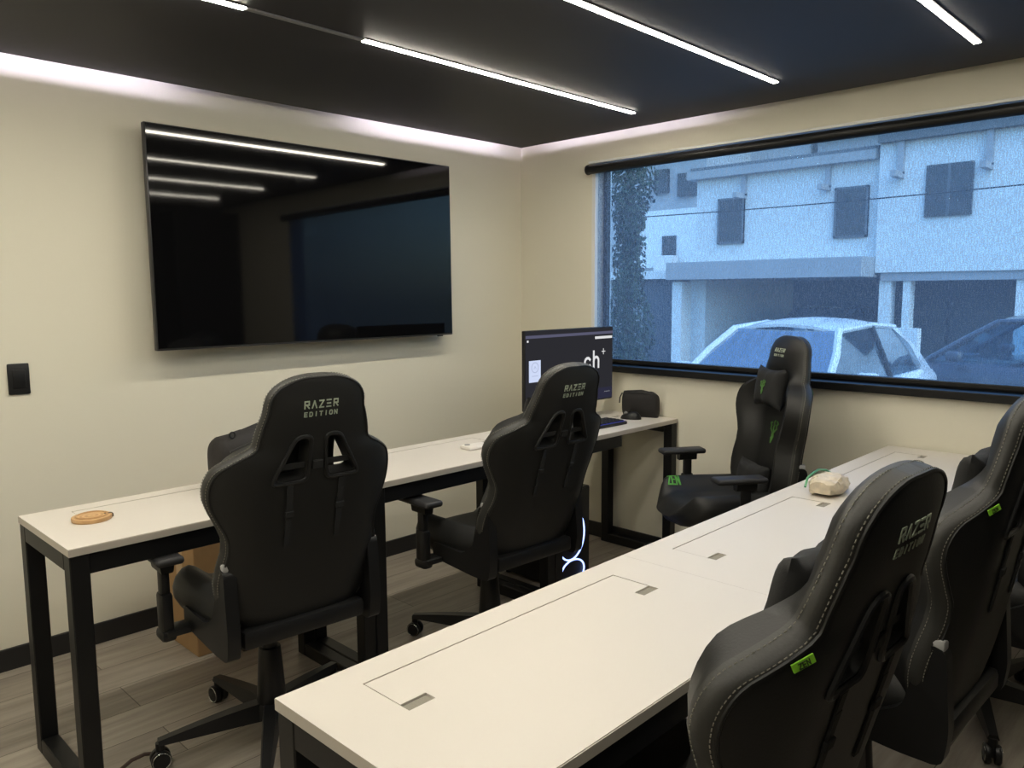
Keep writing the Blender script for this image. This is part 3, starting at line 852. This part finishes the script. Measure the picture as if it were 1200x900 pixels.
# facing white building, near half lower, right half a storey block
bA = empty('white_house', 'white rendered building across the street with two small dark windows and a carport', 'building', (12, 4.1, GZ))
def part(name, mat, parent, *boxes, bev=0):
    m = MB()
    for a, b in boxes: m.box([a[i]-parent.location[i] for i in range(3)], [b[i]-parent.location[i] for i in range(3)], bev)
    return m.build(name, mat, parent, smooth=0)
part('upper_wall', M['facade'], bA, ((12, 2.15, 2.0), (18, 6.05, 3.83)))
part('roof_parapet', M['facade2'], bA, ((11.8, 2.2, 3.83), (18, 6.2, 4.0)))
part('roof', M['roofd'], bA, ((11.95, 2.2, 4.0), (18, 6.2, 4.09)))
part('canopy_slab', M['conc'], bA, ((11.2, 2.15, 1.665), (18, 6.30, 2.03)))
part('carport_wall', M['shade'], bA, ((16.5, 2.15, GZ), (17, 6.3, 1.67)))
part('side_wall', M['facade'], bA, ((12.1, 5.84, GZ), (17, 6.26, 1.665)))
part('gate_post', M['facade'], bA, ((11.4, 6.02, GZ), (11.8, 6.26, 1.62)))
for a, b in ((4.89, 5.50), (2.35, 2.985)):
    wn = part('window', M['windark'], bA, ((11.94, a, 2.42), (12.02, b, 3.38)))
    f = MB(); q = bA.location
    for (y0, y1, zz0, zz1) in ((a, a+.04, 2.42, 3.38), (b-.04, b, 2.42, 3.38), (a, b, 2.42, 2.46), (a, b, 3.34, 3.38)):
        f.box((11.93-q.x, y0-q.y, zz0-q.z), (11.99-q.x, y1-q.y, zz1-q.z))
    f.build('window_frame', M['roofd'], wn, smooth=0)
for y in (4.90, 3.13): part('rain_spout', M['conc'], bA, ((11.55, y-.045, 3.34), (12, y+.045, 3.44)), ((11.9, y-.045, 3.40), (12, y+.045, 3.86)))
bB = empty('white_block', 'taller white rendered building across the street at the right, above a second carport', 'building', (12, 0, GZ))
part('upper_wall', M['facade'], bB, ((11.85, -4.2, 1.74), (18, 2.14, 4.08)))
part('roof', M['roofd'], bB, ((11.7, -4.2, 4.08), (18, 2.14, 4.5)))
part('low_wall', M['facade'], bB, ((10.9, 1.05, GZ), (11.1, 1.75, .76)))
part('beam', M['conc'], bB, ((11.9, -4.0, 1.585), (12.3, 2.05, 1.74)))
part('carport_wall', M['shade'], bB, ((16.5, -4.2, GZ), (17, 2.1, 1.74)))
for y0, y1 in ((1.87, 2.08), (1.53, 1.66), (-.42, -.14), (-4.2, -3.9)): part('column', M['facade'], bB, ((11.95, y0, GZ), (12.2, y1, 1.6)))
for y0, y1 in ((.57, 1.32), (-3.2, -2.4)):
    wn = part('window', M['windark'], bB, ((11.80, y0, 2.70), (11.87, y1, 3.60)))
    part('window_mullion', M['roofd'], bB, ((11.785, (y0+y1)/2-.02, 2.70), (11.82, (y0+y1)/2+.02, 3.60)))
for y in (1.75, .34, -1.2): part('rain_spout', M['conc'], bB, ((11.4, y-.05, 3.42), (11.85, y+.05, 3.53)), ((11.75, y-.05, 3.5), (11.85, y+.05, 4.08)))
# grey building behind with balcony
bC = empty('grey_apartment_house', 'greyish building set further back at the left, with balcony and garage door', 'building', (16, 10, GZ))
part('wall', M['facade2'], bC, ((16, 8.2, 1.7), (22, 19, 6.5)), ((18.5, 6.4, GZ), (22, 8.2, 6.0)))  # second box is added to close the bright sky gap beside the house
part('balcony_wall', M['facade'], bC, ((15.9, 8.2, 2.1), (16.02, 10.3, 3.72)))
part('balcony_slab', M['facade'], bC, ((11.9, 6.3, 1.70), (16.2, 12, 1.89)))
for y0, y1, a, b in ((9.37, 9.80, 4.2, 4.86), (8.44, 9.03, 4.05, 4.68), (9.05, 9.5, 2.35, 2.98)):
    part('window', M['windark'], bC, ((15.86, y0, a), (16.02, y1, b)))
part('air_conditioner', M['white'], bC, ((15.5, 8.95, 1.89), (15.85, 9.55, 2.42)), bev=.02)
gd = MB(); q = bC.location
gd.box((12.1-q.x, 6.31-q.y, 0), (12.16-q.x, 7.5-q.y, 1.70-GZ))
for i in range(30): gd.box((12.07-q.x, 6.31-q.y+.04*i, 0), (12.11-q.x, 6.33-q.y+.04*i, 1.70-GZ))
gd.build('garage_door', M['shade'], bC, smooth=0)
part('lower_wall', M['facade2'], bC, ((12.1, 7.5, GZ), (16, 19, 1.72)))
bD = empty('sky_cover_block', 'plain grey block added behind the white house roof to cover the bright sky', 'building', (18.5, 3.6, GZ))  # added block where only sky shows, toning down the bright band
part('wall', M['facade2'], bD, ((18.5, 1.0, GZ), (22, 6.2, 5.55)))
part('block_cap', M['conc'], bD, ((18.3, .9, 5.55), (22.1, 6.2, 5.75)))
# overhead cable
tag(MB().tube([(11.2, 7.5+(-9.5)*i/20, 3.06-.05*math.sin(PI*i/20)+.03*i/20) for i in range(21)], .012, 5).build('overhead_cable', M['rubber']), 'thin dark cable strung across the front of the white buildings', 'cable')

# creeper-clad tree by the window
tr = empty('leafy_tree', 'tall narrow leafy tree just outside the left end of the window', 'tree', (1.55, .315, GZ))
MB().tube([(0, 0, 0), (.02, .01, 1.2), (-.02, 0, 2.3), (.02, 0, 3.3)], [.05, .045, .04, .02], 8).build('trunk', M['bark'], tr)
lf = MB(); rn = random.Random(11)
for i in range(9000):
    z = rn.uniform(.1, 3.5); a = rn.uniform(0, 2*PI)
    rad = .155*(1+.30*math.sin(5.1*z+.6)+.14*math.sin(11*z+2*a))*math.sqrt(rn.uniform(.15, 1))
    p = Vector((rad*math.cos(a), rad*math.sin(a), z)); s = rn.uniform(.014, .028)
    n = Vector((math.cos(a)+rn.uniform(-.7, .7), math.sin(a)+rn.uniform(-.7, .7), rn.uniform(-.3, .9))).normalized()
    u = n.cross(Vector((rn.uniform(-1, 1), rn.uniform(-1, 1), rn.uniform(-1, 1)))).normalized(); v = n.cross(u)
    lf.bm.faces.new([lf.bm.verts.new(p+q) for q in (u*s, v*s*.55+n*s*.15, -u*s, -v*s*.55+n*s*.15)])
lf.build('foliage', M['leaf'], tr, smooth=0)

# cars
def make_car(name, label, loc, rz, paint, sc=1.0):
    """origin on the road under the centre, nose along +x"""
    t = empty(name, label, 'car', loc, rz)
    # lower body lofted along the length
    st = [(-2.10, .62, .42, .72), (-2.04, .78, .30, .88), (-1.8, .85, .24, .96), (-1.2, .88, .2, .955), (-.4, .885, .2, .935), (.5, .885, .2, .92), (1.0, .88, .2, .90), (1.5, .86, .2, .83), (1.9, .79, .24, .74), (2.1, .66, .32, .62), (2.16, .50, .40, .52)]
    loops = []
    for x, hw_, zb, zt in st:
        L = []
        for q in range(20):
            a = 2*PI*q/20; ca, sa = math.cos(a), math.sin(a)
            L.append((x, hw_*math.copysign(abs(ca)**.42, ca), (zb+zt)/2+(zt-zb)/2*math.copysign(abs(sa)**.5, sa)))
        loops.append(L)
    MB().loft(loops).build('body', paint, t, smooth=50)
    # greenhouse: base outline at belt, roof outline
    zb, zr = .90, 1.40
    F0, F1 = (1.02, .74), (.30, .55); B1, B0 = (-1.25, .53), (-1.95, .70); MID0, MID1 = (-.45, .80), (-.45, .57)
    rl = []
    for i in range(13):
        f_ = i/12; x = F1[0]+(B1[0]-F1[0])*f_; z = zr+.075*math.sin(PI*(.06+.86*f_))-.02*f_; hw_ = .55+.02*math.sin(PI*f_)-.02*f_
        rl.append([(x, hw_*c, z+.022-.072*abs(c)**2.2+k) for k, cs_ in ((0, (-1, -.8, -.5, 0, .5, .8, 1)), (-.03, (1, .5, 0, -.5, -1))) for c in cs_])
    MB().loft(rl).build('roof', paint, t, smooth=50)
    zrf = zr-.022
    pl = MB()
    for s in (1, -1):
        pl.tube([(F0[0], s*F0[1], zb-.01), (.62, s*.655, 1.17), (F1[0], s*(F1[1]-.01), zrf+.002)], .038, 8)
        pl.tube([(F1[0], s*(F1[1]-.005), zrf), (-.45, s*.562, zrf+.035), (B1[0], s*(B1[1]-.005), zrf-.015)], .032, 8)
        pl.loft([[(-1.50, s*.79, zb-.03), (-2.0, s*.70, zb-.03), (-2.0, s*.62, zb-.03), (-1.50, s*.70, zb-.03)],
                 [(-1.36, s*.66, 1.18), (-1.66, s*.62, 1.16), (-1.66, s*.56, 1.16), (-1.36, s*.60, 1.18)],
                 [(-1.08, s*.545, zrf), (-1.28, s*.535, zrf-.015), (-1.28, s*.49, zrf-.015), (-1.08, s*.50, zrf)]])
    pl.build('pillars', paint, t, smooth=40)
    for s in (1, -1): MB().tube([(-.42, s*.80, zb-.02), (-.44, s*.70, 1.13), (-.47, s*.572, zrf+.015)], .026, 8).build('door_pillar', M['rubber'], t)
    def quad(name, pts):
        m = MB(); m.bm.faces.new([m.bm.verts.new(p) for p in pts])
        bmesh.ops.solidify(m.bm, geom=m.bm.faces[:], thickness=.005)
        return m.build(name, M['carglass'], t, smooth=0)
    quad('windscreen', [(F0[0], -F0[1], zb), (F0[0], F0[1], zb), (F1[0], F1[1]-.02, zrf), (F1[0], -F1[1]+.02, zrf)])
    quad('rear_window', [(B0[0], -.60, zb), (B0[0], .60, zb), (B1[0], .48, zrf), (B1[0], -.48, zrf)])
    for s in (1, -1):
        quad('front_side_window', [(.95, s*.74, zb), (-.42, s*.79, zb), (-.46, s*.562, zrf+.02), (.28, s*.545, zrf)])
        quad('rear_side_window', [(-.44, s*.79, zb), (-1.52, s*.75, zb), (-1.12, s*.54, zrf), (-.48, s*.562, zrf+.02)])
        mr = MB().box((.55, s*.86, .90), (.73, s*1.04, 1.03), .045, 3).box((.60, s*.80, .91), (.68, s*.90, .95), .01)
        mr.build('wing_mirror', paint, t)
    se = MB()
    for s in (1, -1):
        se.box((.0, s*.15, .5), (.5, s*.60, .72), .06).box((-.15, s*.16, .6), (.0, s*.58, 1.16), .06).box((-.12, s*.27, 1.15), (-.03, s*.46, 1.30), .04)
    se.box((-1.2, -.6, .5), (-.75, .6, .70), .06).box((-1.3, -.6, .6), (-1.15, .6, 1.1), .06)
    se.box((.85, -.7, .75), (1.1, .7, .90), .04)
    se.build('seats', M['greyp'], t)
    for x in (1.28, -1.30):
        for s in (1, -1):
            MB().cyl(.31, .31, .20, (x, s*.79, .31), Matrix.Rotation(PI/2, 3, 'X'), seg=28, bev=.03).cyl(.20, .20, .205, (x, s*.79, .31), Matrix.Rotation(PI/2, 3, 'X'), seg=20).build('wheel', M['rubber'], t)
    for s in (1, -1): MB().box((1.93, s*.42, .60), (2.08, s*.74, .72), .03).build('headlight', M['carglass'], t)
    return t
cw = make_car('white_car', 'white car parked nose towards the window, windscreen and wing mirror in view', (4.35, .20, GZ), PI, M['carw'])
cd = make_car('dark_car', 'dark blue car standing further along the street at the right', (7.9, -1.28, GZ), R(86), M['card_'])

ck = copy_tree(cd); ck.location = (14.0, 3.9, GZ); ck.rotation_euler = (0, 0, R(181)); ck['label'] = 'dark car parked in the shade of the left carport across the street'
cd['group'] = ck['group'] = 'dark cars across the street'

# ---------------------------------------------------------------- world, camera, view
wd = D.worlds.new('sky'); SC.world = wd; wd.use_nodes = True; nt = wd.node_tree
bg = nt.nodes['Background']
sky = nt.nodes.new('ShaderNodeTexSky'); sky.sky_type = 'NISHITA'; sky.sun_disc = False
sky.sun_elevation = R(48); sky.sun_rotation = R(200); sky.air_density = 1.4; sky.dust_density = 2.0
nt.links.new(sky.outputs[0], bg.inputs[0]); bg.inputs[1].default_value = .62

cam = D.cameras.new('camera'); co = D.objects.new('camera', cam); COL.objects.link(co); SC.camera = co
cam.sensor_width = 36; cam.lens = 922.9/1200*36; cam.clip_start = .02
yaw, pit, rol = .7721, -.11595, -.00564
fw = Vector((math.cos(yaw)*math.cos(pit), math.sin(yaw)*math.cos(pit), math.sin(pit)))
rt = Vector((math.sin(yaw), -math.cos(yaw), 0)); up = rt.cross(fw)
c_, s_ = math.cos(rol), math.sin(rol)
r2 = c_*rt+s_*up; u2 = -s_*rt+c_*up
mt = Matrix((r2, u2, -fw)).transposed().to_4x4(); mt.translation = (-3.5468, -3.3664, 1.4155)
co.matrix_world = mt

SC.view_settings.view_transform = 'Standard'; SC.view_settings.look = 'None'
SC.view_settings.gamma = 1; SC.view_settings.use_curve_mapping = False
SC.view_settings.exposure = 0
SC.cycles.max_bounces = 8; SC.cycles.transparent_max_bounces = 16
SC.cycles.use_denoising = True
SC.cycles.sample_clamp_indirect = 6
SC.cycles.caustics_reflective = False; SC.cycles.caustics_refractive = False
